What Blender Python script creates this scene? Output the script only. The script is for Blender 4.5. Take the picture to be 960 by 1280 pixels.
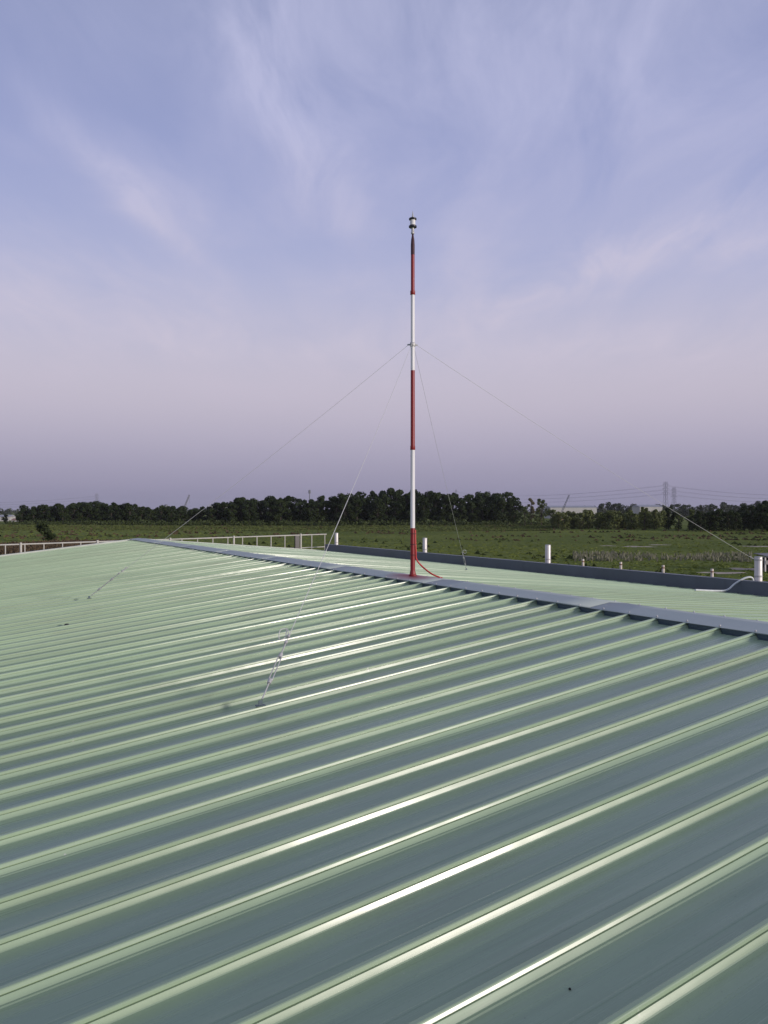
import bpy, math, random
from mathutils import Vector, Matrix
R = math.radians
rnd = random.Random(7)

# ---------------------------------------------------------------- scene, camera
for o in list(bpy.data.objects):
    bpy.data.objects.remove(o)
scene = bpy.context.scene
col = scene.collection
CAM_H = 9.0
cam_d = bpy.data.cameras.new('camera')
cam = bpy.data.objects.new('camera', cam_d)
col.objects.link(cam)
cam.location = (0, 0, CAM_H)
cam.rotation_euler = (R(90 - 0.14), 0, 0)
cam_d.sensor_fit = 'HORIZONTAL'
cam_d.sensor_width = 36
cam_d.lens = 36 * 955.7 / 960
cam_d.clip_start = 0.05
cam_d.clip_end = 40000
scene.camera = cam
scene.render.resolution_x, scene.render.resolution_y = 768, 1024
scene.view_settings.view_transform = 'Standard'
scene.view_settings.look = 'None'
scene.view_settings.gamma = 1
scene.view_settings.use_curve_mapping = False
scene.view_settings.exposure = 0.0

# ---------------------------------------------------------------- light
SUN_AZ, SUN_EL = 124.0, 11.0          # clockwise from +Y (the view), above the horizon
sd = Vector((math.sin(R(SUN_AZ)) * math.cos(R(SUN_EL)), math.cos(R(SUN_AZ)) * math.cos(R(SUN_EL)), math.sin(R(SUN_EL))))
sun_d = bpy.data.lights.new('sun', 'SUN')
sun_d.energy = 2.8
sun_d.angle = R(8)
sun_d.color = (1.0, 0.89, 0.82)
sun = bpy.data.objects.new('sun', sun_d)
col.objects.link(sun)
sun.location = (60, -40, 60)
sun.rotation_euler = (-sd).to_track_quat('-Z', 'Y').to_euler()


class NT:
    """tiny helper around a node tree"""
    def __init__(self, nt):
        self.nt = nt

    def n(self, typ, ins=None, **kw):
        nd = self.nt.nodes.new(typ)
        for k, v in kw.items():
            setattr(nd, k, v)
        for k, v in (ins or {}).items():
            s = nd.inputs[k]
            if isinstance(v, bpy.types.NodeSocket):
                self.nt.links.new(v, s)
            else:
                s.default_value = v
        return nd

    def math(self, op, a, b=0.0, c=0.0, clamp=False):
        nd = self.n('ShaderNodeMath', {0: a, 1: b, 2: c}, operation=op)
        nd.use_clamp = clamp
        return nd.outputs[0]

    def vmath(self, op, a, b=(0, 0, 0)):
        nd = self.n('ShaderNodeVectorMath', {0: a, 1: b}, operation=op)
        return nd

    def mix(self, fac, a, b, blend='MIX'):
        nd = self.n('ShaderNodeMix', {0: fac, 6: a, 7: b}, data_type='RGBA', blend_type=blend)
        return nd.outputs[2]

    def ramp(self, fac, stops, interp='LINEAR'):
        nd = self.n('ShaderNodeValToRGB', {0: fac})
        cr = nd.color_ramp
        cr.interpolation = interp
        while len(cr.elements) > 1:
            cr.elements.remove(cr.elements[-1])
        for i, (p, c) in enumerate(stops):
            e = cr.elements[0] if i == 0 else cr.elements.new(p)
            e.position = p
            e.color = (*c, 1) if len(c) == 3 else c
        return nd.outputs[0]

    def noise(self, vec, scale, detail=4, rough=0.55, dist=0.0):
        nd = self.n('ShaderNodeTexNoise', {'Vector': vec, 'Scale': scale, 'Detail': detail, 'Roughness': rough, 'Distortion': dist})
        return nd.outputs[0]


def lin(r, g, b):
    f = lambda v: (v / 255 / 12.92) if v / 255 <= 0.04045 else ((v / 255 + 0.055) / 1.055) ** 2.4
    return (f(r), f(g), f(b))


world = bpy.data.worlds.new('World')
scene.world = world
world.use_nodes = True
world.node_tree.nodes.clear()
w = NT(world.node_tree)
gen = w.n('ShaderNodeTexCoord').outputs['Generated']
sep = w.n('ShaderNodeSeparateXYZ', {0: gen})
elz = w.math('MAXIMUM', sep.outputs[2], 0.0)
sky = w.n('ShaderNodeTexSky', sky_type='NISHITA')
sky.sun_disc = False
sky.sun_elevation = R(SUN_EL)
sky.sun_rotation = R(SUN_AZ)
sky.air_density = 1.0
sky.dust_density = 2.0
sky.ozone_density = 2.0
nish = w.mix(1.0, sky.outputs[0], (0.06, 0.06, 0.06, 1), 'MULTIPLY')
# evening haze by elevation: mauve at the horizon, pinkish above it, lavender blue higher up
haze = w.ramp(elz, [(0.0, lin(142, 141, 168)), (0.03, lin(152, 148, 176)), (0.09, lin(184, 177, 199)),
                    (0.15, lin(205, 196, 211)), (0.21, lin(196, 193, 215)), (0.30, lin(180, 186, 222)),
                    (0.45, lin(147, 158, 208)), (0.7, lin(142, 150, 178)), (1.0, lin(142, 149, 172))], 'B_SPLINE')
base = w.mix(0.9, nish, haze)
# thin cirrus on a flat layer: coordinates on the layer
den = w.math('ADD', elz, 0.12)
q = w.vmath('DIVIDE', gen, w.n('ShaderNodeCombineXYZ', {0: den, 1: den, 2: den}).outputs[0]).outputs[0]
q = w.vmath('MULTIPLY', q, (1, 1, 0)).outputs[0]
warp = w.n('ShaderNodeTexNoise', {'Vector': q, 'Scale': 1.3, 'Detail': 3.0}).outputs['Color']
warp = w.vmath('SUBTRACT', warp, (0.5, 0.5, 0.5)).outputs[0]
warp = w.vmath('MULTIPLY', warp, (0.22, 0.22, 0)).outputs[0]
qd = w.vmath('ADD', q, warp).outputs[0]


def sky_dir(px, py):
    v = Vector(((px - 480) / 955.7, 1.0, (637.7 - py) / 955.7)).normalized()
    k = v.z + 0.12
    return Vector((v.x / k, v.y / k, 0))


def streak(p0, p1, width, strength):
    a, b = sky_dir(*p0), sky_dir(*p1)
    c = (a + b) / 2
    d = (b - a)
    L = d.length / 2
    d = d.normalized()
    e = Vector((-d.y, d.x, 0))
    rel = w.vmath('SUBTRACT', qd, c).outputs[0]
    u = w.math('MULTIPLY', w.vmath('DOT_PRODUCT', rel, d).outputs['Value'], 1 / L)
    v = w.math('MULTIPLY', w.vmath('DOT_PRODUCT', rel, e).outputs['Value'], 1 / width)
    r2 = w.math('ADD', w.math('MULTIPLY', u, u), w.math('MULTIPLY', v, v))
    g = w.math('EXPONENT', w.math('MULTIPLY', r2, -1.0))
    return w.math('MULTIPLY', g, strength)


tot = None
for s in [((75, 150), (240, 320), .05, 1.0), ((40, 120), (230, 300), .10, .4), ((265, -30), (440, 290), .085, .75), ((590, 405), (1000, 225), .11, .80),
          ((640, 410), (560, 240), .10, .30), ((700, 330), (1050, 300), .22, .35), ((0, 400), (480, 470), .7, .35),
          ((480, 470), (980, 400), .7, .40), ((560, -60), (1000, 190), .55, .62), ((420, -120), (520, 140), .28, .45), ((-200, 330), (160, 400), .4, .35),
          ((90, -60), (150, 120), .12, .30)]:
    g = streak(*s)
    tot = g if tot is None else w.math('ADD', tot, g)
fib = w.noise(w.n('ShaderNodeMapping', {'Vector': qd, 'Rotation': (0, 0, R(-6)), 'Scale': (2.2, 0.8, 1)}).outputs[0], 2.0, 7, 0.6, 0.5)
soft = w.noise(q, 1.1, 5, 0.55, 0.6)
fibm = w.n('ShaderNodeMapRange', {0: fib, 1: 0.30, 2: 0.72, 3: 0.15, 4: 1.4}).outputs[0]
gen_c = w.n('ShaderNodeMapRange', {0: soft, 1: 0.45, 2: 0.8, 3: 0.0, 4: 0.50}).outputs[0]
cl = w.math('MULTIPLY', w.math('ADD', tot, gen_c), fibm)
cl = w.math('MINIMUM', cl, 0.85)
hfade = w.n('ShaderNodeMapRange', {0: elz, 1: 0.05, 2: 0.2, 3: 0.15, 4: 1.0}).outputs[0]
cl = w.math('MULTIPLY', cl, hfade, clamp=True)
ccol = w.ramp(elz, [(0.0, lin(170, 160, 186)), (0.2, lin(206, 198, 214)), (0.45, lin(188, 190, 222)), (1.0, lin(176, 182, 214))])
skyc = w.mix(cl, base, ccol)
bg = w.n('ShaderNodeBackground', {0: skyc, 1: 1.0})
w.n('ShaderNodeOutputWorld', {0: bg.outputs[0]})

# ---------------------------------------------------------------- materials
MATS = {}


def new_mat(name):
    m = bpy.data.materials.new(name)
    m.use_nodes = True
    m.node_tree.nodes.clear()
    t = NT(m.node_tree)
    return m, t


def finish(t, color, rough=0.6, metal=0.0, spec=0.5, bump=None, bstr=0.2, bdist=0.01, **kw):
    ins = {'Base Color': color, 'Roughness': rough, 'Metallic': metal, 'Specular IOR Level': spec}
    ins.update(kw)
    if bump is not None:
        ins['Normal'] = t.n('ShaderNodeBump', {'Height': bump, 'Strength': bstr, 'Distance': bdist}).outputs[0]
    p = t.n('ShaderNodeBsdfPrincipled', ins)
    t.n('ShaderNodeOutputMaterial', {0: p.outputs[0]})


def c4(c):
    return (*c, 1) if len(c) == 3 else c


def plain(name, color, rough=0.5, metal=0.0, spec=0.5, var=0.12, scale=8.0, bump=0.1):
    m, t = new_mat(name)
    obj = t.n('ShaderNodeTexCoord').outputs['Object']
    nz = t.noise(obj, scale, 5)
    k = t.n('ShaderNodeMapRange', {0: nz, 1: .3, 2: .7, 3: 1 - var, 4: 1 + var}).outputs[0]
    cc = t.n('ShaderNodeCombineXYZ', {0: k, 1: k, 2: k}).outputs[0]
    c = t.mix(1.0, c4(color), cc, 'MULTIPLY')
    rg = t.n('ShaderNodeMapRange', {0: nz, 1: .3, 2: .7, 3: max(0.05, rough - .08), 4: rough + .08}).outputs[0]
    finish(t, c, rg, metal, spec, t.noise(obj, scale * 6, 3), bump, 0.002)
    MATS[name] = m
    return m


PSI = R(59.49)
UX, UY = -math.cos(PSI), math.sin(PSI)      # along the ridge
VX, VY = math.sin(PSI), math.cos(PSI)       # across it, up the near slope


def W(a, b, z):
    return Vector((a * UX + b * VX, a * UY + b * VY, CAM_H + z))


def roof_paint(name, c_lo, c_hi, dirt):
    m, t = new_mat(name)
    geo = t.n('ShaderNodeNewGeometry').outputs['Position']
    a = t.vmath('DOT_PRODUCT', geo, (UX, UY, 0)).outputs['Value']
    b = t.vmath('DOT_PRODUCT', geo, (VX, VY, 0)).outputs['Value']
    ab = t.n('ShaderNodeCombineXYZ', {0: a, 1: b, 2: 0.0}).outputs[0]
    stre = t.n('ShaderNodeMapping', {'Vector': ab, 'Scale': (14, 0.35, 1)}).outputs[0]
    n1 = t.noise(stre, 1.0, 6, 0.6)
    n2 = t.noise(ab, 0.9, 5, 0.6)
    c = t.mix(t.n('ShaderNodeMapRange', {0: n1, 1: .3, 2: .7, 3: 0, 4: 1}).outputs[0], c4(c_lo), c4(c_hi))
    d = t.math('MULTIPLY', t.n('ShaderNodeMapRange', {0: n2, 1: .42, 2: .75, 3: 0, 4: 1}).outputs[0],
               t.n('ShaderNodeMapRange', {0: t.noise(stre, 2.3, 5, .65), 1: .4, 2: .7, 3: 0, 4: 1}).outputs[0])
    c = t.mix(t.math('MULTIPLY', d, 0.65), c, c4(dirt))
    oi = t.n('ShaderNodeObjectInfo').outputs['Random']
    kk = t.n('ShaderNodeMapRange', {0: oi, 1: 0, 2: 1, 3: .93, 4: 1.06}).outputs[0]
    c = t.mix(1.0, c, t.n('ShaderNodeCombineXYZ', {0: kk, 1: kk, 2: kk}).outputs[0], 'MULTIPLY')
    # settled specks
    sp = t.noise(ab, 60.0, 2, .5)
    spm = t.n('ShaderNodeMapRange', {0: sp, 1: .70, 2: .78, 3: 0, 4: .3}).outputs[0]
    c = t.mix(spm, c, c4((.10, .10, .08)))
    wp = t.noise(t.n('ShaderNodeMapping', {'Vector': ab, 'Scale': (1.6, .8, 1), 'Location': (3.1, 7.7, 0)}).outputs[0], 9.0, 3, .6)
    c = t.mix(t.n('ShaderNodeMapRange', {0: wp, 1: .735, 2: .77, 3: 0, 4: .8}).outputs[0], c, c4((.62, .62, .58)))
    rg = t.n('ShaderNodeMapRange', {0: t.noise(stre, 1.7, 6, .6), 1: .3, 2: .75, 3: .23, 4: .36}).outputs[0]
    bmp = t.math('ADD', t.math('MULTIPLY', t.noise(t.n('ShaderNodeMapping', {'Vector': ab, 'Scale': (3.0, 0.9, 1)}).outputs[0], 1.2, 3), 1.0),
                 t.math('MULTIPLY', t.noise(stre, 3.0, 3), .06))
    finish(t, c, rg, 0, .62, bmp, 0.5, 0.02)
    MATS[name] = m


roof_paint('roof_paint', (.300, .41, .266), (.340, .45, .298), (.24, .268, .195))

# galvanised ridge cap with the red overspray round the mast's foot
MAST = (9.75, 6.25)
m, t = new_mat('cap_metal')
geo = t.n('ShaderNodeNewGeometry').outputs['Position']
rel = t.vmath('SUBTRACT', geo, tuple(W(MAST[0], MAST[1], -0.98))).outputs[0]
ra = t.vmath('DOT_PRODUCT', rel, (UX, UY, 0)).outputs['Value']
rb = t.vmath('DOT_PRODUCT', rel, (VX, VY, 0)).outputs['Value']
dist = t.math('SQRT', t.math('ADD', t.math('POWER', t.math('MULTIPLY', ra, .55), 2.0), t.math('POWER', rb, 2.0)))
dist = t.math('ADD', dist, t.math('MULTIPLY', t.math('SUBTRACT', t.noise(geo, 9, 6, .7), .5), .26))
stain = t.n('ShaderNodeMapRange', {0: dist, 1: .06, 2: .36, 3: .92, 4: 0}).outputs[0]
n1 = t.noise(geo, 2.2, 5)
c = t.mix(n1, c4((.35, .41, .39)), c4((.41, .47, .44)))
c = t.mix(t.n('ShaderNodeMapRange', {0: t.noise(geo, 6, 6, .7), 1: .55, 2: .75, 3: 0, 4: .4}).outputs[0], c, c4((.30, .29, .27)))
c = t.mix(stain, c, c4((.33, .02, .03)))
finish(t, c, t.n('ShaderNodeMapRange', {0: n1, 1: .3, 2: .7, 3: .45, 4: .6}).outputs[0], 0.0, .5, t.noise(geo, 1.6, 3), .35, .02)
MATS['cap_metal'] = m

plain('closure', (.065, .10, .12), .5, .2, scale=5)
plain('fascia', (.11, .128, .155), .45, .1, scale=1.2, var=.14)
plain('trim', (.46, .50, .42), .4, scale=3)
plain('wall_sheet', (.42, .44, .42), .6, scale=1)


def chipped(name, color, chip, grime):
    m, t = new_mat(name)
    geo = t.n('ShaderNodeNewGeometry').outputs['Position']
    st = t.n('ShaderNodeMapping', {'Vector': geo, 'Scale': (30, 30, 2.2)}).outputs[0]
    c = t.mix(t.n('ShaderNodeMapRange', {0: t.noise(st, 1.0, 6, .65), 1: .42, 2: .75, 3: 0, 4: .45}).outputs[0], c4(color), c4(grime))
    c = t.mix(t.n('ShaderNodeMapRange', {0: t.noise(geo, 26, 5, .7), 1: .66, 2: .69, 3: 0, 4: .85}).outputs[0], c, c4(chip))
    finish(t, c, .42, 0, .5, t.noise(geo, 60, 3), .15, .002)
    MATS[name] = m


chipped('red_paint', (.25, .015, .017), (.30, .26, .25), (.15, .02, .02))
chipped('white_paint', (.74, .74, .73), (.36, .35, .34), (.52, .51, .48))
plain('cable_red', (.48, .03, .025), .4, scale=14, var=.15)
plain('black_part', (.015, .015, .02), .45)
plain('tape', (.05, .012, .018), .6, scale=30)
plain('galv', (.46, .46, .45), .45, .2, scale=10)
plain('post_steel', (.62, .60, .58), .42, .25, scale=4, var=.1)
plain('wire', (.56, .56, .54), .45, .1, scale=40)
plain('rust', (.20, .11, .07), .8, scale=12, var=.4)
plain('rail_paint', (.50, .49, .43), .5, scale=3, var=.12)
plain('stub_paint', (.62, .56, .48), .6, scale=18, var=.3)
plain('pvc', (.62, .66, .64), .4, scale=8)
plain('rubber', (.012, .012, .012), .8)
plain('bark', (.06, .05, .038), .9, scale=2)
plain('lattice', (.16, .17, .19), .6, .3, scale=.2)
plain('house_white', (.42, .42, .40), .7, scale=.3)
plain('house_roof', (.30, .31, .34), .6, scale=.3)
plain('tile_roof', (.26, .15, .12), .7, scale=.3)
plain('dark_open', (.02, .02, .022), .4, scale=.3)
plain('crane_yellow', (.20, .15, .08), .6, scale=.3)
plain('concrete', (.34, .33, .31), .8, scale=1.5)
plain('sand', (.37, .32, .25), .95, scale=.25, var=.35)


def leaf_mat(name, c_lo, c_hi, trans=0.15):
    m, t = new_mat(name)
    oi = t.n('ShaderNodeObjectInfo').outputs['Random']
    geo = t.n('ShaderNodeNewGeometry')
    n1 = t.noise(geo.outputs['Position'], .35, 4, .6)
    f = t.math('ADD', t.math('MULTIPLY', oi, .5), t.math('MULTIPLY', n1, .6), clamp=True)
    c = t.mix(f, c4(c_lo), c4(c_hi))
    d = t.n('ShaderNodeBsdfPrincipled', {'Base Color': c, 'Roughness': .7, 'Specular IOR Level': .2})
    tr = t.n('ShaderNodeBsdfTranslucent', {0: c})
    mx = t.n('ShaderNodeMixShader', {0: trans, 1: d.outputs[0], 2: tr.outputs[0]})
    t.n('ShaderNodeOutputMaterial', {0: mx.outputs[0]})
    MATS[name] = m


leaf_mat('leaf_dark', (.013, .026, .008), (.040, .058, .017))
leaf_mat('leaf_mid', (.045, .066, .020), (.072, .094, .028))
leaf_mat('leaf_light', (.07, .095, .025), (.11, .13, .04))
leaf_mat('leaf_tan', (.09, .085, .045), (.14, .125, .07))
leaf_mat('leaf_scrub', (.085, .11, .034), (.13, .15, .05))
leaf_mat('leaf_far_hazed', (.04, .055, .036), (.066, .08, .048))  # paler and bluer: distance haze mixed into the leaf colour
leaf_mat('grass_blade', (.11, .15, .025), (.155, .19, .038))
leaf_mat('grass_pale', (.15, .16, .10), (.26, .25, .18))
leaf_mat('grass_brown', (.075, .055, .032), (.12, .085, .05))

# field
m, t = new_mat('field')
geo = t.n('ShaderNodeNewGeometry').outputs['Position']
fl = t.n('ShaderNodeMapping', {'Vector': geo, 'Scale': (.5, 1.0, 1)}).outputs[0]
n1 = t.noise(fl, .018, 6, .6, .4)
n2 = t.noise(geo, .12, 6, .65)
n3 = t.noise(geo, 1.6, 5, .65)
c = t.mix(t.n('ShaderNodeMapRange', {0: n1, 1: .38, 2: .62, 3: 0, 4: 1}).outputs[0], c4((.095, .128, .020)), c4((.150, .18, .034)))
c = t.mix(t.n('ShaderNodeMapRange', {0: n2, 1: .45, 2: .72, 3: 0, 4: .65}).outputs[0], c, c4((.074, .104, .019)))
c = t.mix(t.n('ShaderNodeMapRange', {0: t.noise(geo, .05, 5, .6), 1: .62, 2: .74, 3: 0, 4: .4}).outputs[0], c, c4((.085, .065, .035)))
k = t.n('ShaderNodeMapRange', {0: n3, 1: .3, 2: .7, 3: .72, 4: 1.25}).outputs[0]
c = t.mix(1.0, c, t.n('ShaderNodeCombineXYZ', {0: k, 1: k, 2: k}).outputs[0], 'MULTIPLY')
finish(t, c, .95, 0, .1, n3, .5, .3)
MATS['field'] = m


# ---------------------------------------------------------------- mesh helpers
class MB:
    def __init__(self):
        self.v, self.f = [], []

    def add(self, vs, fs):
        o = len(self.v)
        self.v += [tuple(p) for p in vs]
        self.f += [tuple(i + o for i in f) for f in fs]
        return self

    def hexa(self, p):                    # 8 corners: bottom 4 ccw, top 4 ccw
        return self.add(p, [(3, 2, 1, 0), (4, 5, 6, 7), (0, 1, 5, 4), (1, 2, 6, 5), (2, 3, 7, 6), (3, 0, 4, 7)])

    def box(self, x0, x1, y0, y1, z0, z1):
        return self.hexa([(x0, y0, z0), (x1, y0, z0), (x1, y1, z0), (x0, y1, z0), (x0, y0, z1), (x1, y0, z1), (x1, y1, z1), (x0, y1, z1)])

    def rbox(self, a0, a1, b0, b1, z0, z1):   # box in roof directions (a along the ridge, b across)
        c = [(a0, b1), (a0, b0), (a1, b0), (a1, b1)]
        return self.hexa([W(a, b, z0) for a, b in c] + [W(a, b, z1) for a, b in c])

    def tube(self, pts, rad, n=8, cap=True):
        pts = [Vector(p) for p in pts]
        rads = rad if isinstance(rad, (list, tuple)) else [rad] * len(pts)
        rings = []
        up = None
        for i, p in enumerate(pts):
            d = (pts[min(i + 1, len(pts) - 1)] - pts[max(i - 1, 0)]).normalized()
            if up is None:
                up = Vector((0, 0, 1)) if abs(d.z) < .9 else Vector((1, 0, 0))
            x = d.cross(up).normalized()
            y = x.cross(d).normalized()
            up = y
            rings.append([p + (x * math.cos(2 * math.pi * k / n) + y * math.sin(2 * math.pi * k / n)) * rads[i] for k in range(n)])
        vs = [v for r in rings for v in r]
        fs = []
        for i in range(len(pts) - 1):
            for k in range(n):
                k2 = (k + 1) % n
                fs.append((i * n + k, i * n + k2, (i + 1) * n + k2, (i + 1) * n + k))
        if cap:
            fs.append(tuple(range(n - 1, -1, -1)))
            fs.append(tuple((len(pts) - 1) * n + k for k in range(n)))
        return self.add(vs, fs)

    def lathe(self, org, prof, n=20):
        return self.tube_z(org, prof, n)

    def tube_z(self, org, prof, n=20):
        ox, oy, oz = org
        vs = [(ox + r * math.cos(2 * math.pi * k / n), oy + r * math.sin(2 * math.pi * k / n), oz + z) for r, z in prof for k in range(n)]
        fs = []
        for i in range(len(prof) - 1):
            for k in range(n):
                k2 = (k + 1) % n
                fs.append((i * n + k, i * n + k2, (i + 1) * n + k2, (i + 1) * n + k))
        fs.append(tuple(range(n - 1, -1, -1)))
        fs.append(tuple((len(prof) - 1) * n + k for k in range(n)))
        return self.add(vs, fs)

    def mesh(self, name, mat, smooth=40):
        me = bpy.data.meshes.new(name)
        me.from_pydata(self.v, [], self.f)
        me.materials.append(MATS[mat])
        if smooth:
            me.shade_smooth()
            me.set_sharp_from_angle(angle=R(smooth))
        me.update()
        return me

    def build(self, name, mat, parent=None, smooth=40, origin=None):
        if origin is not None:
            ov = Vector(origin)
            self.v = [tuple(Vector(p) - ov) for p in self.v]
        return link(name, self.mesh(name, mat, smooth), parent, origin)


def link(name, me, parent=None, loc=None):
    o = bpy.data.objects.new(name, me)
    col.objects.link(o)
    if loc is not None:
        o.location = Vector(loc)
    if parent is not None:
        o.parent = parent
        if loc is not None or True:
            # keep world coordinates: parents are only ever translated
            o.location = o.location - world_loc(parent)
    return o


def world_loc(o):
    v = Vector(o.location)
    while o.parent:
        o = o.parent
        v += o.location
    return v


def empty(name, loc, label, cat, group=None):
    o = bpy.data.objects.new(name, None)
    o.empty_display_size = .2
    col.objects.link(o)
    o.location = loc
    return tag(o, label, cat, group)


def tag(o, label=None, cat=None, group=None, kind=None):
    if label: o['label'] = label
    if cat: o['category'] = cat
    if group: o['group'] = group
    if kind: o['kind'] = kind
    return o


# ---------------------------------------------------------------- ground
def ground_pt(px, py, h=CAM_H):
    Y = h * 955.7 / (py - 637.7)
    return Vector(((px - 480) / 955.7 * Y, Y, 0))


def at(px, Y):
    return (px - 480) / 955.7 * Y


def hgt(py, Y):
    return CAM_H + (637.7 - py) / 955.7 * Y


mb = MB()
N = 72
xs = [-5000, -3500, -2500, -1200] + [-1000 + 40 * i for i in range(51)] + [1200, 2500, 3500, 5000]
ys = [-5000, -3000, -600, -100] + [0 + 20 * i for i in range(45)] + [1200, 2500, 3500, 5000]
vs, fs = [], []
for y in ys:
    for x in xs:
        z = .18 * math.sin(x * .021 + y * .013) + .15 * math.sin(y * .05 - x * .017) if abs(x) < 1001 and 90 < y < 900 else 0
        vs.append((x, y, z))
nx = len(xs)
for j in range(len(ys) - 1):
    for i in range(nx - 1):
        fs.append((j * nx + i, j * nx + i + 1, (j + 1) * nx + i + 1, (j + 1) * nx + i))
mb.add(vs, fs)
tag(mb.build('ground', 'field'), kind='structure')


def ground_z(x, y):
    return .18 * math.sin(x * .021 + y * .013) + .15 * math.sin(y * .05 - x * .017) if abs(x) < 1001 and 90 < y < 900 else 0


def sand_patch(name, cx, cy, rx, ry, seed):
    r = random.Random(seed)
    n = 36
    ph = [r.uniform(0, 6.28) for _ in range(4)]
    vs = [(cx, cy, ground_z(cx, cy) + .12)]
    for k in range(n):
        t_ = 2 * math.pi * k / n
        q_ = 1 + .22 * math.sin(3 * t_ + ph[0]) + .18 * math.sin(5 * t_ + ph[1]) + .12 * math.sin(9 * t_ + ph[2]) + .07 * math.sin(13 * t_ + ph[3])
        x, y = cx + rx * q_ * math.cos(t_), cy + ry * q_ * math.sin(t_)
        vs.append((x, y, ground_z(x, y) + .02))
    MBx = MB().add(vs, [(0, 1 + k, 1 + (k + 1) % n) for k in range(n)])
    tag(MBx.build(name, 'sand', None, 80), kind='structure')


for i, (px, py, rx, ry) in enumerate([(797, 683.5, 3.6, 3.0), (823, 681, 2.6, 2.0), (760, 682.5, 2.0, 1.6), (905, 716, 3.4, 1.6), (938, 711, 3.2, 2.2), (955, 683, 6, 2.4)]):
    p = ground_pt(px, py)
    sand_patch('bare_soil', p.x, p.y, rx, ry, 40 + i)

# ---------------------------------------------------------------- the building under the roof
PITCH = .34
A0 = 2.948
TS = math.tan(R(6.137))           # near slope
H0 = 1.6884
APEX_B = 6.25
Z_AP = -H0 + TS * APEX_B
TB = .085                          # far slope
A_NEAR, A_FAR = A0 + PITCH * (-36) - .17, 27.80
B_EAVE0, B_EAVE1 = -9.0, 13.58
CAP0, CAP1 = 5.95, 6.55


def zf(b):
    return -H0 + TS * b


def zb(b):
    return Z_AP - TB * (b - APEX_B)


bld = empty('factory_building', W((A_NEAR + A_FAR) / 2, 2.3, -CAM_H), 'long low factory building with pale green ribbed metal roof under the mast', 'building')

# walls
Z_G = -CAM_H
for args in [(A_NEAR + .3, A_FAR - .05, 13.62, 13.92, Z_G, -2.02), (A_NEAR + .3, A_FAR - .05, B_EAVE0 + .4, B_EAVE0 + .7, Z_G, zf(B_EAVE0 + .4) - .2)]:
    MB().rbox(*args).build('wall', 'wall_sheet', bld)
for a in (A_FAR - .4, A_NEAR + .3):
    pr = [(B_EAVE0 + .71, Z_G), (13.61, Z_G), (13.61, zb(13.6) - .15), (APEX_B, Z_AP - .15), (B_EAVE0 + .71, zf(B_EAVE0 + .7) - .15)]
    n = len(pr)
    MB().add([W(a, b, z) for b, z in pr] + [W(a + .3, b, z) for b, z in pr],
             [tuple(range(n)), tuple(range(2 * n - 1, n - 1, -1))] + [(i, i + n, (i + 1) % n + n, (i + 1) % n) for i in range(n)]).build('wall', 'wall_sheet', bld)

# deck under the sheets
mb = MB()
for sl, b0, b1 in ((zf, B_EAVE0 + .05, APEX_B - .005), (zb, APEX_B + .005, 13.57)):
    c = [(A_NEAR + .02, b1), (A_NEAR + .02, b0), (A_FAR - .02, b0), (A_FAR - .02, b1)]
    mb.hexa([W(a, b, sl(b) - .14) for a, b in c] + [W(a, b, sl(b) - .075) for a, b in c])
roof = mb.build('roof', 'wall_sheet', bld)


def rib_profile(kind, r):
    """points (a, z) over one pitch centred on the rib, from the pan on its near side to the pan on its far side"""
    j = lambda s: r.uniform(-s, s)
    if kind == 'lap':
        lo, hi, base = .0135 + j(.0015), .0062 + j(.001), .004
    else:
        lo, hi, base = .0066 + j(.0034), .0034 + j(.0016), .0
    tw = .0120
    x_top = tw
    x_lip = x_top + hi                   # bottom of the upper lip
    x_gr = x_lip + .0006
    x_base = x_gr + lo
    z0 = 0
    p = []
    half = PITCH / 2
    p.append((-half, .0))
    # pan with a low stiffening flute
    p += [(-half + .052, .0004), (-half + .056, .0014), (-half + .064, .0014), (-half + .068, .0004)]
    p.append((-x_base - .020, .0))
    p.append((-x_base - .010 - base, .0008))
    if kind == 'lap':
        p += [(-x_base - .0095, .0052), (-x_base - .0015, .0058)]
    else:
        p.append((-x_base - .003, .0022))
    p.append((-x_base, .0065))
    p.append((-x_gr, .0284))
    p.append((-x_gr + .0090, .0286))      # crease
    p.append((-x_gr + .0090, .0356))
    p.append((-x_lip, .0356))
    p.append((-x_top - .0012, .0468))
    p.append((-x_top + .0010, .0500))
    p.append((-x_top + .0050, .0518))
    p.append((x_top - .0050, .0518))
    p.append((x_top - .0010, .0500))
    p.append((x_top + .0012, .0468))
    p.append((x_lip, .0348))
    p.append((x_gr - .0035, .0325))
    p.append((x_gr, .0300))
    p.append((x_base, .0065))
    p.append((x_base + .004, .0015))
    p.append((x_base + .020, .0))
    p += [(half - .068, .0004), (half - .064, .0014), (half - .056, .0014), (half - .052, .0004)]
    return [(x, z * .92) for x, z in p]


Z_PAN = -.032                    # pan below the plane the seams lie on


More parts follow.
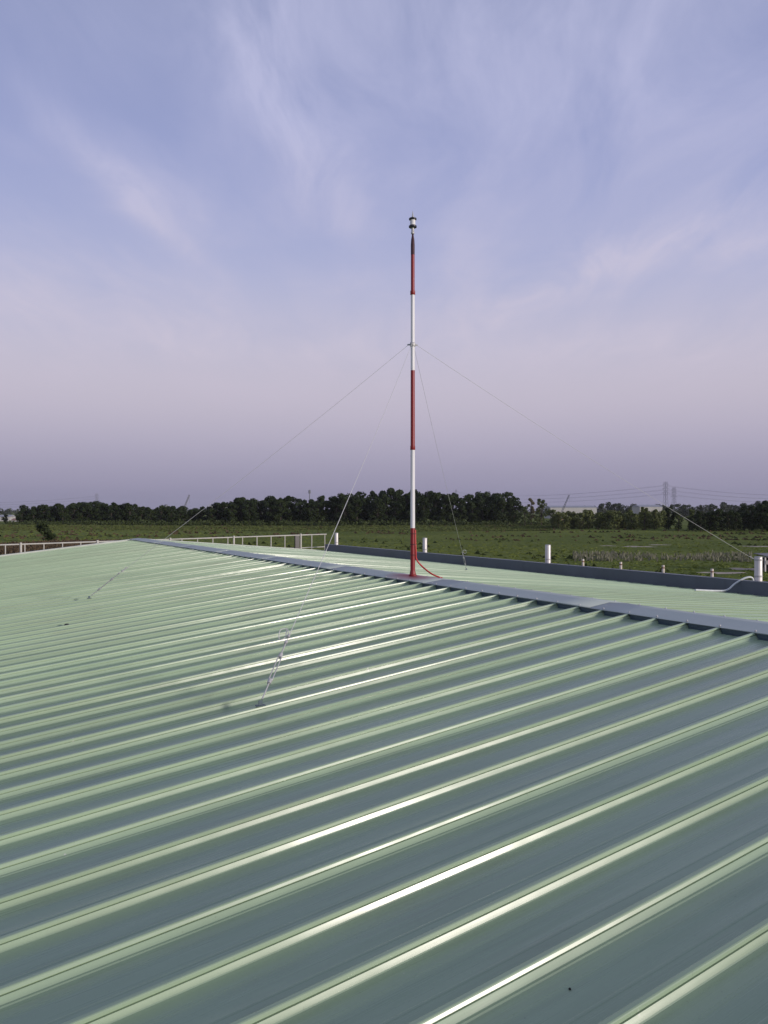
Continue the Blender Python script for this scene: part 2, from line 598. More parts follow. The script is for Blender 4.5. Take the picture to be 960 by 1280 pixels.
def panel_mesh(side, seed):
    r = random.Random(seed)
    b0, b1 = (B_EAVE0, APEX_B - .03) if side == 'front' else (APEX_B + .03, B_EAVE1)
    sl = zf if side == 'front' else zb
    prof, waves = [], []
    for k in range(3):
        tilt = r.uniform(-.0035, .0035)
        for (x, z) in rib_profile('lap' if k == 0 else 'rib', r):
            prof.append((x + k * PITCH, z, k, tilt))
    prof.append((3 * PITCH - PITCH / 2 + .0, .0, 2, 0))
    nseg = 28 if side == 'front' else 12
    ph = [[r.uniform(0, 6.28) for _ in range(4)] for _ in range(3)]
    vs, fs = [], []
    n = len(prof)
    for s in range(nseg + 1):
        b = b0 + (b1 - b0) * s / nseg
        for i, (x, z, k, tilt) in enumerate(prof):
            c = k * PITCH
            up = min(1, z / .03)
            da = (.0016 * math.sin(b * 1.1 + ph[k][0]) + .0010 * math.sin(b * 2.7 + ph[k][3])) * up + tilt * up * up * .4 * math.sin(b * .45 + ph[k][1])
            inpan = 1 - up
            edge = max(0.0, 1 - ((x - c) / .17) ** 2)
            dz = .0016 * math.sin(b * 1.7 + ph[k][2]) * inpan * (1 - edge) if 0 < i < n - 1 else 0
            p = W(x + da, b, sl(b) + Z_PAN + z + dz) - W(0, 0, 0)
            vs.append(p)
    for s in range(nseg):
        for i in range(n - 1):
            fs.append((s * n + i, (s + 1) * n + i, (s + 1) * n + i + 1, s * n + i + 1))
    # turn faces up
    a_, b_, c_ = (Vector(vs[fs[0][i]]) for i in range(3))
    if (b_ - a_).cross(c_ - a_).z < 0:
        fs = [tuple(reversed(f)) for f in fs]
    return MB().add(vs, fs).mesh('roof_panel', 'roof_paint', 11)


fm = [panel_mesh('front', 100 + i) for i in range(9)]
bm_ = [panel_mesh('back', 200 + i) for i in range(6)]
pr = random.Random(3)
last = None
for k in range(-12, 24):
    a = A0 + 3 * k * PITCH
    for ms, nm in ((fm, 'f'), (bm_, 'b')):
        link('roof_panel', pr.choice(ms), roof, W(a, 0, 0))

# far gable edge trim and outer walkway that carries the railing
mb = MB()
for sl, b0, b1 in ((zf, B_EAVE0, APEX_B), (zb, APEX_B, 13.60)):
    c = [(A_FAR - .16, b1), (A_FAR - .16, b0), (A_FAR + .03, b0), (A_FAR + .03, b1)]
    mb.hexa([W(a, b, sl(b) - .13) for a, b in c] + [W(a, b, sl(b) + .024) for a, b in c])
mb.build('verge_trim', 'trim', bld)
MB().rbox(A_FAR + .04, A_FAR + 1.0, B_EAVE0, 14.12, -2.62, -2.42).build('walkway', 'concrete', bld)
MB().rbox(A_NEAR + .3, A_FAR + .02, 13.93, 14.12, -2.22, -2.02).build('ledge', 'concrete', bld)

# ridge cap pieces with the closure plates between the ribs
PIECE = 9 * PITCH
n0 = -36
ZC = .0215


def cap_piece(a0, a1, lift):
    prof = [(CAP0 - .002, -.007), (CAP0, .0), (CAP0 + .03, .002), (APEX_B - .02, .004), (APEX_B, .006), (APEX_B + .02, .004), (CAP1 - .03, .002), (CAP1, .0), (CAP1 + .002, -.007)]
    def zz(b, d):
        return (zf(b) if b < APEX_B else zb(b)) + ZC + d + lift
    vs, fs = [], []
    m_ = len(prof)
    S = 6
    for s in range(S + 1):
        a = a0 + (a1 - a0) * s / S
        for i, (b, d) in enumerate(prof):
            wob = .004 * math.sin(a * 2.1 + i) if i in (1, 2, 6, 7) and 0 < s < S else 0
            vs.append(W(a, b, zz(b, d) + wob))
    off = len(vs)
    for s in range(S):
        for i in range(m_ - 1):
            fs.append((s * m_ + i, s * m_ + i + 1, (s + 1) * m_ + i + 1, (s + 1) * m_ + i))
    a_, b_, c_ = (Vector(vs[fs[3][i]]) for i in range(3))
    if (b_ - a_).cross(c_ - a_).z < 0:
        fs = [tuple(reversed(f)) for f in fs]
    mb = MB().add(vs, fs)
    return mb


rivet_me = MB().tube_z((0, 0, 0), [(.011, -.002), (.011, .001), (.008, .004), (.007, .009), (.003, .010)], 8).mesh('rivet', 'galv')
n = n0
idx = 0
while True:
    a0 = A0 + n * PITCH - .17
    if a0 >= A_FAR - .1:
        break
    a1 = min(a0 + PIECE + .06, A_FAR + .035)
    o = cap_piece(a0, a1, .0025 * (idx % 2)).build('ridge_cap', 'cap_metal', bld, 26)
    so = o.modifiers.new('thickness', 'SOLIDIFY')
    so.thickness = .0015
    for k in range(9):
        ca_ = A0 + (n + k) * PITCH
        if ca_ < A_FAR:
            for bb in (CAP0 + .03, CAP1 - .03):
                link('rivet', rivet_me, o, W(ca_, bb, (zf(bb) if bb < APEX_B else zb(bb)) + ZC + .003 + .0025 * (idx % 2)))
    for k in range(9):
        c = A0 + (n + k) * PITCH
        if c + PITCH > A_FAR:
            continue
        for b, sl, s in ((CAP0 + .007, zf, 1), (CAP1 - .007, zb, -1)):
            mb = MB()
            e0, e1 = c + .036, c + PITCH - .036
            t0, t1 = c + .020, c + PITCH - .020
            zt, zl = sl(b) + .017, sl(b) + Z_PAN + .001
            b2 = b + .004 * s
            mb.hexa([W(e0, b, zl), W(e1, b, zl), W(e1, b2, zl), W(e0, b2, zl), W(t0, b, zt), W(t1, b, zt), W(t1, b2, zt), W(t0, b2, zt)])
            # small fold at the foot
            b3 = b - .022 * s
            zq = sl(b3) + Z_PAN
            mb.hexa([W(e0 + .01, b3, zq + .001), W(e1 - .01, b3, zq + .001), W(e1 - .01, b - .001 * s, zl), W(e0 + .01, b - .001 * s, zl),
                     W(e0 + .01, b3, zq + .004), W(e1 - .01, b3, zq + .004), W(e1 - .01, b - .001 * s, zl + .004), W(e0 + .01, b - .001 * s, zl + .004)])
            mb.build('closure_plate', 'closure', o, 0)
    n += 9
    idx += 1

# eave gutter upstand along the far side: dark sheets with laps
ZT = -1.375
g = MB().rbox(A_NEAR + .3, A_FAR - .06, 13.66, 13.78, -2.02, ZT - .02).build('gutter', 'fascia', bld)
a = A_FAR + .02
i = 0
while a > A_NEAR + .5:
    a2 = max(a - 3.02, A_NEAR + .3)
    d = .004 * (i % 2)
    mb = MB()
    mb.rbox(a2, a + .03 * (1 if i else 0), 13.625 - d, 13.655 - d * .5, -1.95, ZT + d * .6)
    mb.rbox(a2, a + .03 * (1 if i else 0), 13.6555 - d * .5, 13.80, ZT - .016 + d * .6, ZT + d * .6 - .0005)
    mb.build('fascia_panel', 'fascia', g, 30)
    a = a2
    i += 1

# ---------------------------------------------------------------- posts along the eave
def pipe_post(a, b, z0, z1, r, mat, name, label, cat, group, cap=True):
    e = empty(name, W(a, b, z0), label, cat, group)
    MB().tube_z(W(a, b, z0), [(r, 0), (r, z1 - z0 - .012), (r * .96, z1 - z0)], 20).build('pipe', mat, e)
    if r > .05:
        MB().tube_z(W(a, b, z1 - .002), [(r * 1.03, 0), (r * 1.05, .004), (r * 1.02, .012), (r * .5, .016)], 20).build('cap', 'galv', e)
        MB().tube_z(W(a, b, z0 + .70), [(r * 1.01, 0), (r * 1.06, .004), (r * 1.06, .03), (r * 1.01, .034)], 20).build('collar', 'galv', e)
    MB().rbox(a - r * 1.5, a + r * 1.5, b - r * 1.05, b + r * 1.05, z0, z0 + .012).build('base_plate', 'galv', e)
    return e


plab = {27.60: 'pale steel pipe post behind the dark gutter sheet, next to the end of the railing',
        21.14: 'white steel pipe post behind the dark gutter sheet, right beside the mast',
        15.25: 'tall white steel pipe post behind the dark gutter sheet, before the row of short stubs',
        9.25: 'thick pale pipe post where a guy wire and white conduit end'}
for a, lb in plab.items():
    pipe_post(a, 14.03, -2.02, -.93, .074, 'post_steel', 'steel_post', lb, 'post', 'tall pipe posts along the gutter')
for a in (13.95, 12.73, 11.51, 10.27):
    e = pipe_post(a, 14.0, -2.02, -1.225, .030, 'stub_paint', 'pipe_stub', 'short rusty white pipe stub rising behind the dark gutter sheet', 'pipe stub', 'short pipe stubs along the gutter')
    MB().tube_z(W(a, 14.0, -1.30), [(.0325, 0), (.0325, .03)], 14).build('rust_ring', 'rust', e)

# ---------------------------------------------------------------- railing beyond the gable
RA = 28.6


def rz(b):
    return -1.168 + (b - 1.9) * .0136


rail = empty('railing', W(RA, 5, -2.42), 'white painted pipe railing standing beyond the gable end of the roof', 'railing')
MB().tube([W(RA, -8.5, rz(-8.5)), W(RA, 1, rz(1)), W(RA, 7, rz(7)), W(RA, 14.08, rz(14.08))], .024, 8).build('top_rail', 'rail_paint', rail)
MB().tube([W(RA, -8.5, rz(-8.5) - .52), W(RA, 7, rz(7) - .52), W(RA, 14.02, rz(14.0) - .52)], .018, 8).build('lower_rail', 'rail_paint', rail)
k = -16
while True:
    b = 2.08 + .596 * k
    if b > 14.1:
        break
    MB().tube([W(RA, b, -2.42), W(RA, b, rz(b) - .015)], .019, 8).build('baluster', 'rail_paint', rail)
    k += 1
for b in (-7.4, -4.9, -2.4, .1, 2.55, 5.02, 7.6, 10.06, 12.9):
    MB().tube([W(RA - .03, b, -2.42), W(RA - .03, b, rz(b) + .06)], .037, 10).build('post', 'rail_paint', rail)
# dark box fixed by the last big post
MB().rbox(RA - .12, RA - .02, 12.62, 12.80, rz(12.7) - .62, rz(12.7) - .02).build('junction_box', 'dark_open', rail)

# ---------------------------------------------------------------- mast
ma, mbb = MAST
zb0 = -.985
mo = W(ma, mbb, zb0)
mast = empty('lightning_mast', mo, 'tall red and white banded lightning mast standing on the roof ridge', 'mast')
mz = lambda z: z - zb0


def seg(name, mat, z0, z1, r0, r1, n=18):
    MB().tube_z(mo, [(r0, mz(z0)), (r1, mz(z1))], n).build(name, mat, mast)


MB().tube_z(mo, [(.062, -.006), (.062, .006), (.047, .008), (.043, .05), (.038, .07)], 20).build('base_flange', 'red_paint', mast)
seg('red_band', 'red_paint', zb0 + .06, -.271, .0365, .035)
seg('white_band', 'white_paint', -.271, .94, .0345, .033)
seg('red_band', 'red_paint', .94, 2.113, .0330, .0315)
seg('white_band', 'white_paint', 2.113, 3.285, .0310, .0295)
seg('red_band', 'red_paint', 3.285, 3.86, .0292, .0285)
MB().tube_z(mo, [(.0295, mz(3.86)), (.030, mz(4.00)), (.026, mz(4.08)), (.015, mz(4.15)), (.013, mz(4.175))], 18).build('tape_wrap', 'tape', mast)
for z, mt_ in ((.94, 'red_paint'), (3.285, 'red_paint')):
    MB().tube_z(mo, [(.0345, mz(z) - .03), (.0375, mz(z) - .026), (.0375, mz(z) + .03), (.0340, mz(z) + .034)], 18).build('coupling', mt_, mast)
for k in range(4):
    an = k * math.pi / 2 + .5
    MB().tube_z(mo + Vector((.053 * math.cos(an), .053 * math.sin(an), .006)), [(.006, 0), (.006, .008), (.004, .011)], 6).build('bolt', 'red_paint', mast)
for z in (-.36, -.52, -.68):
    MB().tube_z(mo + Vector((.006, -.003, 0)), [(.049, mz(z)), (.049, mz(z) + .008)], 14).build('cable_tie', 'tape', mast)
# collar with lugs
GZ = 2.505
cl_ = MB().tube_z(mo, [(.040, mz(GZ) - .03), (.042, mz(GZ) - .026), (.042, mz(GZ) + .026), (.040, mz(GZ) + .03)], 18).build('guy_collar', 'galv', mast)
# air terminal head
hp = lambda pts: [(r, mz(z)) for r, z in pts]
MB().tube_z(mo, hp([(.024, 4.176), (.026, 4.18), (.026, 4.20), (.022, 4.205), (.021, 4.262), (.024, 4.268)]), 18).build('neck', 'galv', mast)
MB().tube_z(mo, hp([(.050, 4.270), (.060, 4.276), (.060, 4.296), (.050, 4.305)]), 24).build('lower_ring', 'black_part', mast)
MB().tube_z(mo, hp([(.040, 4.3055), (.040, 4.385)]), 24).build('terminal_body', 'white_paint', mast)
MB().tube_z(mo, hp([(.050, 4.386), (.058, 4.392), (.058, 4.410), (.046, 4.418)]), 24).build('upper_ring', 'black_part', mast)
MB().tube_z(mo, hp([(.014, 4.4185), (.013, 4.45), (.010, 4.47), (.002, 4.525)]), 12).build('spike', 'galv', mast)


def smooth_path(pts, n=8):
    out = []
    P = [Vector(p) for p in pts]
    P = [P[0] * 2 - P[1]] + P + [P[-1] * 2 - P[-2]]
    for i in range(1, len(P) - 2):
        for s in range(n):
            t_ = s / n
            a_, b_, c_, d_ = P[i - 1:i + 3]
            out.append(.5 * ((2 * b_) + (c_ - a_) * t_ + (2 * a_ - 5 * b_ + 4 * c_ - d_) * t_ ** 2 + (3 * b_ - a_ - 3 * c_ + d_) * t_ ** 3))
    out.append(P[-2])
    return out


# red down conductor leaving the mast's foot
side = Vector((.042, -.012, 0))
MB().tube(smooth_path([mo + Vector((.038, -.02, mz(-.30))), mo + Vector((.040, -.02, mz(-.45))), mo + Vector((.047, -.02, mz(-.62))), mo + Vector((.056, -.01, mz(-.74))),
                       mo + Vector((.14, .01, mz(-.85))), W(9.55, 6.46, zb(6.46) + .075), W(9.47, 6.56, zb(6.56) + .030), W(9.455, 6.59, zb(6.59) + .026)]), .012, 8).build('down_conductor', 'cable_red', mast)


# ---------------------------------------------------------------- guy wires
def guy(anchor, label, hook, turn=True, floor=None, thick=.0027):
    top = mo + Vector((0, 0, mz(GZ)))
    d0 = (Vector(anchor) - top)
    hd = Vector((d0.x, d0.y, 0)).normalized()
    top = top + hd * .062
    A = Vector(anchor)
    e = empty('guy_wire', A, label, 'guy wire', 'steel guy wires holding the mast')
    L = (A - top).length
    u = (top - A).normalized()
    t0 = A + u * (.62 if turn else .02)
    pts = []
    for i in range(13):
        s = i / 12
        p = top.lerp(t0, s)
        p.z -= .06 * 4 * s * (1 - s) * L / 9
        pts.append(p)
    MB().tube(pts, thick, 6).build('cable', 'wire', e)
    # lug on the collar
    MB().tube([top - hd * .02, top - hd * .0, top + hd * .022], [.012, .013, .008], 8).build('lug', 'galv', e)
    # wire clip near the end and spare tail
    for s in (.03, .10):
        c = t0 + u * s
        MB().tube([c - u * .014 + Vector((0, 0, .004)), c + u * .014 + Vector((0, 0, .004))], [.013, .013], 8).build('wire_clip', 'galv', e)
    if turn:
        x = u.cross(Vector((0, 0, 1))).normalized()
        MB().tube(smooth_path([t0 + u * .12, t0 + u * .16 - x * .03 + Vector((0, 0, .02)), t0 + u * .13 - x * .08 + Vector((0, 0, .03)), t0 + u * .07 - x * .07, t0 + u * .09 - x * .025, t0 + u * .20 - x * .045]), .0038, 6).build('wire_tail', 'wire', e)
        b0, b1 = A + u * .22, A + u * .50
        tb = MB()
        for s in (-1, 1):
            tb.tube([b0 + x * .014 * s, b1 + x * .014 * s], .005, 8)
        tb.tube([b0 - u * .02, b0 + u * .02], .016, 10)
        tb.tube([b1 - u * .02, b1 + u * .02], .016, 10)
        tb.build('turnbuckle', 'galv', e)
        MB().tube([A + u * .04, b0], .006, 8).build('hook', 'galv', e)
        MB().tube([b1, t0 + u * .02], .006, 8).build('eye_bolt', 'galv', e)
    if hook:
        MB().add(*plate(A)).build('anchor_bracket', 'closure', e, 30)
    return e


def plate(A):
    q_ = MB()
    x = Vector((UX, UY, 0)); y = Vector((VX, VY, 0)); z = Vector((0, 0, 1))
    def bx(c, sx, sy, sz):
        cs = [(-1, -1), (1, -1), (1, 1), (-1, 1)]
        q_.hexa([c + x * sx * i - y * sy * j - z * sz for i, j in cs] + [c + x * sx * i - y * sy * j + z * sz for i, j in cs])
    bx(A + Vector((0, 0, -.0165)), .022, .035, .003)
    bx(A + Vector((0, 0, .001)), .003, .016, .0185)
    return q_.v, q_.f


# anchors sit on rib tops: rib seam index -> a
def rib_a(n):
    return A0 + n * PITCH


zt = .018 + .02
guy(W(rib_a(7), 2.08, zf(2.08) + zt), 'guy wire with turnbuckle and curled tail anchored on the near roof slope', True, thick=.0034)
guy(W(rib_a(30), 2.18, zf(2.18) + zt), 'long guy wire anchored on the near roof slope towards the gable railing', True)
guy(W(rib_a(32), 10.29, zb(10.29) + zt), 'steep thin guy wire anchored on the roof slope beyond the ridge', True, thick=.0022)
gw = guy(W(9.25 + .045, 13.965, -.975), 'guy wire tied to the top of a thick pipe post', False, False)
MB().tube_z(W(9.25, 14.03, -1.0), [(.0755, 0), (.079, .004), (.079, .034), (.0755, .038)], 20).build('clamp_band', 'galv', gw)

# white flexible conduit from the post over the gutter on to the sheets
cz = lambda b: zb(b) + .034
pts = [W(9.25, 13.87, -1.60), W(9.26, 13.86, -1.345), W(9.32, 13.72, -1.33), W(9.42, 13.55, -1.44), W(9.46, 13.35, -1.56), W(9.45, 13.0, cz(13.0)), W(9.38, 12.3, cz(12.3))]
tag(MB().tube(smooth_path(pts), .019, 10).build('conduit', 'pvc'), 'white flexible conduit looping from a pipe post over the gutter sheet', 'conduit')

# small dark things lying on the near slope
def lump(name, a, b, r, lab, cat, seed):
    q_ = random.Random(seed)
    o = W(a, b, zf(b) + Z_PAN)
    prof = [(r * .7, 0), (r, r * .35), (r * .95, r * .8), (r * .6, r * 1.15), (r * .25, r * 1.2)]
    m_ = MB().tube_z((0, 0, 0), prof, 12)
    m_.v = [(x * (1 + q_.uniform(-.12, .12)), y * (1 + q_.uniform(-.12, .12)), z) for x, y, z in m_.v]
    tag(m_.build(name, 'rubber', None, 50, None), lab, cat).location = o


lump('rubber_plug', rib_a(23) + .17, 1.53, .034, 'larger black rubber plug lying on the near roof slope', 'rubber plug', 1)
lump('rubber_scrap', rib_a(26) + .17, 2.06, .022, 'small black rubber scrap beside the long guy wire anchor', 'rubber scrap', 2)
lump('dirt_crumb', 1.80, 1.75, .0045, 'tiny dark crumb in a roof pan', 'crumb', 5)

# ---------------------------------------------------------------- trees
def leaf_cloud(mb, c, r, n, size, rg, flat=.85):
    for _ in range(n):
        d = Vector((rg.gauss(0, 1), rg.gauss(0, 1), rg.gauss(0, 1))).normalized()
        rr = r * rg.uniform(.35, 1.0) ** .5
        p = c + Vector((d.x * rr, d.y * rr, d.z * rr * flat))
        s = size * rg.uniform(.6, 1.4)
        nrm = (d + Vector((rg.gauss(0, .7), rg.gauss(0, .7), rg.gauss(0, .7) + .3))).normalized()
        x = nrm.orthogonal().normalized()
        x = Matrix.Rotation(rg.uniform(0, 6.28), 3, nrm) @ x
        y = nrm.cross(x)
        mb.add([p - x * s - y * s * .3, p + x * s * .2 - y * s * .7, p + x * s + y * s * .2, p - x * s * .1 + y * s * .75], [(0, 1, 2, 3)])


def tree_meshes(seed, width, low, lobes, leaves, mat, size=.028):
    """unit-height tree: trunk mesh and crown mesh"""
    rg = random.Random(seed)
    tr = MB()
    pts = [(0, 0, -.02), (rg.uniform(-.01, .01), rg.uniform(-.01, .01), .25), (rg.uniform(-.03, .03), rg.uniform(-.03, .03), .55), (rg.uniform(-.04, .04), rg.uniform(-.04, .04), .85)]
    tr.tube(pts, [.022, .016, .010, .003], 7)
    cr = MB()
    for i in range(lobes):
        z = low + (1 - low) * (i + .5) / lobes
        t_ = (z - low) / (1 - low)
        env = width * (0.55 + .9 * math.sin(math.pi * min(1, t_ * .85 + .12))) * .62
        ang = rg.uniform(0, 6.28)
        rad = env * rg.uniform(.15, .75)
        lr = width * rg.uniform(.26, .42) * (1.05 - .35 * t_)
        zc = min(z, 1 - lr * .85)
        c = Vector((math.cos(ang) * rad, math.sin(ang) * rad, zc))
        b0 = Vector(pts[1]).lerp(Vector(pts[3]), rg.uniform(.1, .7))
        tr.tube([b0, b0.lerp(c, .5) + Vector((0, 0, .02)), c], [.008, .005, .002], 5)
        leaf_cloud(cr, c, lr, int(leaves / lobes), size, rg)
    return tr.mesh('trunk', 'bark', 40), cr.mesh('crown', mat, 0)


VAR = {
    'dark': [tree_meshes(10 + i, .36 + .05 * (i % 3), .10 + .04 * (i % 2), 15, 1700, 'leaf_dark') for i in range(6)],
    'mid': [tree_meshes(30 + i, .40, .06, 13, 1300, 'leaf_mid') for i in range(4)],
    'light': [tree_meshes(40 + i, .36, .10, 13, 1300, 'leaf_light') for i in range(2)],
    'tan': [tree_meshes(50, .22, .2, 10, 700, 'leaf_tan')],
    'far': [tree_meshes(60 + i, .50, .04, 12, 800, 'leaf_far_hazed', .04) for i in range(4)],
    'bush': [tree_meshes(70 + i, .62, .03, 12, 900, 'leaf_scrub', .045) for i in range(4)],
    'darkbush': [tree_meshes(80 + i, .58, .03, 12, 1300, 'leaf_dark', .04) for i in range(2)],
}
tg = random.Random(21)


def tree(kind, x, y, h, name, label, cat, group=None, wide=1.0):
    tm, cm = tg.choice(VAR[kind])
    e = empty(name, (x, y, ground_z(x, y)), label, cat, group)
    rot = tg.uniform(0, 6.28)
    for nm, me in (('trunk', tm), ('crown', cm)):
        o = bpy.data.objects.new(nm, me)
        col.objects.link(o)
        o.parent = e
        o.rotation_euler = (0, 0, rot)
        o.scale = (h * wide, h * wide, h)
    return e


def interp(tab, x):
    for (x0, y0), (x1, y1) in zip(tab, tab[1:]):
        if x0 <= x <= x1:
            return y0 + (y1 - y0) * (x - x0) / (x1 - x0)
    return tab[0][1] if x < tab[0][0] else tab[-1][1]


# the wood across the field: skyline read as picture heights, turned into tree heights at their distance
SKYL = [(-60, 640), (20, 640), (30, 633), (60, 630), (110, 627), (160, 627), (190, 632), (215, 633), (262, 634), (275, 626), (300, 621), (340, 619),
        (390, 620), (430, 617), (470, 613), (500, 610), (540, 611), (565, 614), (580, 620), (600, 615), (640, 616), (652, 622)]
for row, (Y0, step) in enumerate(((466, 12), (482, 14), (502, 16))):
    px = -70 + row * 6
    while px < 650:
        if 20 < px or row == 2:
            Y = Y0 + tg.uniform(-6, 6)
            h = hgt(interp(SKYL, px), Y) * tg.uniform(.82, 1.06) * (.93 if row == 0 else 1.0)
            if px <= 20:
                h *= .8
            x = at(px, Y)
            rw = ('front-row', 'middle-row', 'rear-row')[row]
            if px < 195:
                wh = 'in the stand beyond the lone bush'
            elif px < 272:
                wh = 'in the low dip between two stretches of wood'
            elif px < 350:
                wh = 'in the tall wood, beyond the railing'
            elif px < 440:
                wh = 'in the tall wood, near the thin radio mast'
            elif px < 540:
                wh = 'in the tall wood, straight behind the lightning mast'
            elif px < 600:
                wh = 'in the tall wood, behind the steep thin guy wire'
            else:
                wh = 'in the tall wood, beside the rounded light green tree'
            lb = rw + ' dark broadleaf tree ' + wh
            gp = rw + ' trees ' + wh
            tree('dark', x, Y, max(h, 6), 'broadleaf_tree', lb, 'tree', gp, 1.0 + (.25 if h < 15 else 0))
        px += step * tg.uniform(.8, 1.2)

Y = 440
tree('light', at(677, Y), Y, hgt(624, Y), 'broadleaf_tree', 'rounded lighter green tree at the end of the tall wood', 'tree', None, .95)
tree('tan', at(664, Y + 8), Y + 8, hgt(623, Y + 8), 'slender_tree', 'slender tan tree beside the rounded light green tree', 'tree')
tree('mid', at(656, Y - 14), Y - 14, hgt(633, Y), 'broadleaf_tree', 'low green tree at the foot of the slender tan tree', 'tree')
Y = 213
tree('darkbush', at(55, Y), Y, hgt(652.5, Y), 'lone_bush', 'lone dark rounded bush in the field beyond the railing', 'bush', None, 1.2)

# scrub and trees on the right
for i in range(34):
    px = 692 + i * 4.2 + tg.uniform(-3, 3)
    Y = 372 + tg.uniform(-14, 30)
    tree('bush', at(px, Y), Y, hgt(639 + tg.uniform(-2.5, 3), Y), 'scrub_bush', 'low olive scrub bush ' + ('at the foot of the crane by the white warehouse' if px < 716 else 'in front of the long white warehouse' if px < 748 else 'past the white warehouse towards the pylons'), 'bush', 'scrub ' + ('below the crane' if px < 716 else 'before the warehouse' if px < 748 else 'towards the pylons'), 1.0)
for px, py, Y, k in [(806, 634, 340, 'light'), (818, 637, 345, 'light'), (836, 634, 335, 'dark'), (848, 640, 330, 'mid'), (862, 637, 330, 'light'), (789, 640, 350, 'mid')]:
    tree(k, at(px, Y), Y, hgt(py, Y), 'field_tree', {'light': 'pale green young tree in front of the dark thicket', 'dark': 'dark spreading tree near the pylons, among pale young trees', 'mid': 'small mid green tree among pale young trees'}[k], 'tree', {'light': 'pale young trees by the thicket', 'mid': 'small green trees by the thicket', 'dark': None}[k])
px = 866
while px < 990:
    for row in range(2):
        Y = 318 + row * 16 + tg.uniform(-5, 5)
        py = interp([(860, 641), (880, 637), (920, 635), (950, 628), (1060, 624)], px) + tg.uniform(-2.5, 4.5) + (3 if row == 0 else 0)
        tree('dark', at(px + row * 5, Y), Y, hgt(py, Y), 'thicket_tree', ('front-edge' if row == 0 else 'rear') + ' very dark tree of the thicket, ' + ('next to the pale young trees' if px < 893 else 'beyond the pale reeds' if px < 935 else 'beyond the field hut'), 'tree', ('front' if row == 0 else 'rear') + ' thicket trees ' + ('by the pale young trees' if px < 893 else 'beyond the reeds' if px < 935 else 'beyond the hut'), 1.15)
    px += 11 * tg.uniform(.8, 1.25)

# far trees
px = 690
while px < 1010:
    Y = 950 + tg.uniform(-120, 260)
    py = interp([(690, 634), (745, 633), (757, 627), (775, 629), (800, 632), (850, 630), (870, 632), (905, 629), (925, 632), (946, 627), (1010, 630)], px) + tg.uniform(-1.5, 2.0)
    tree('far', at(px, Y), Y, hgt(py, Y), 'distant_tree', 'far hazy tree on the skyline around the pylons', 'tree', 'far trees around the pylons', 1.25)
    px += 6.5 * tg.uniform(.6, 1.4)
px = -70
while px < 40:
    Y = 900 + tg.uniform(-60, 160)
    tree('far', at(px, Y), Y, hgt(640 + tg.uniform(-2, 3), Y), 'distant_tree', 'far hazy tree beside the small white houses', 'tree', 'far trees by the white houses', 1.2)
    px += 7 * tg.uniform(.7, 1.3)

# far wood that reads as one dark line along the horizon
mb = MB()
rg = random.Random(5)
for _ in range(900):
    Y = rg.uniform(1500, 2600)
    x = rg.uniform(-.75, .75) * Y
    h = rg.uniform(8, 15)
    leaf_cloud(mb, Vector((x, Y, h * .5)), h * .55, 26, 2.2, rg, .9)
tag(mb.build('far_woodland', 'leaf_far_hazed', None, 0), 'distant belt of woodland along the horizon', 'woodland', None, 'stuff')

# undergrowth along the wood's foot
mb = MB()
for _ in range(700):
    px = rg.uniform(10, 690)
    Y = rg.uniform(448, 464)
    h = rg.uniform(1.2, 3.6)
    leaf_cloud(mb, Vector((at(px, Y), Y, h * .45)), h * .8, 16, .5, rg, .7)
tag(mb.build('undergrowth', 'leaf_mid', None, 0), 'green undergrowth along the foot of the wood', 'undergrowth', None, 'stuff')

# ---------------------------------------------------------------- grass in the field
def tufts(name, mat, n, yr, xr, hr, wr, seed, label, clump=None):
    rg = random.Random(seed)
    mb = MB()
    done = 0
    while done < n:
        Y = math.exp(rg.uniform(math.log(yr[0]), math.log(yr[1])))
        px = rg.uniform(*xr)
        x = at(px, Y)
        if clump is not None:
            v = math.sin(x * .09 + 2 * math.sin(Y * .05)) * math.sin(Y * .11 + 1.5 * math.sin(x * .06))
            if v < clump + rg.uniform(-.4, .4):
                continue
        z = ground_z(x, Y)
        h = rg.uniform(*hr)
        for k in range(3):
            a_ = rg.uniform(0, 6.28)
            wd = rg.uniform(*wr)
            dx, dy = math.cos(a_) * wd, math.sin(a_) * wd
            lx, ly = rg.uniform(-.3, .3) * h, rg.uniform(-.3, .3) * h
            mb.add([(x - dx, Y - dy, z - .05), (x + dx, Y + dy, z - .05), (x + lx, Y + ly, z + h * rg.uniform(.6, 1.1))], [(0, 1, 2)])
        done += 1
    tag(mb.build(name, mat, None, 0), label, 'grass', None, 'stuff')


tufts('field_grass', 'grass_blade', 14000, (95, 450), (-60, 1030), (.05, .2), (.3, 1.0), 1, 'uneven green grass covering the field')
tufts('tall_grass', 'leaf_mid', 900, (95, 450), (-60, 1030), (.25, .8), (.4, 1.2), 2, 'darker weedy clumps in the field', .45)
tufts('lit_meadow_grass', 'leaf_light', 9000, (330, 452), (-60, 690), (.2, .6), (.5, 1.6), 8, 'meadow grass before the wood, coloured lighter as if lit', -.5)  # lighter colour stands in for light caught on the blades at grazing view
tufts('pale_grass', 'grass_pale', 900, (133, 158), (716, 940), (.4, .95), (.06, .2), 3, 'pale flowering reeds beyond the pipe stubs', -.2)
tufts('dry_grass', 'grass_brown', 5200, (150, 215), (-60, 165), (.4, 1.1), (.25, .7), 4, 'brownish dry grass beyond the railing', -.3)
tufts('dry_grass', 'grass_brown', 600, (230, 440), (-60, 1030), (.4, .9), (.4, 1.2), 6, 'brown dry streaks far out in the field', .35)


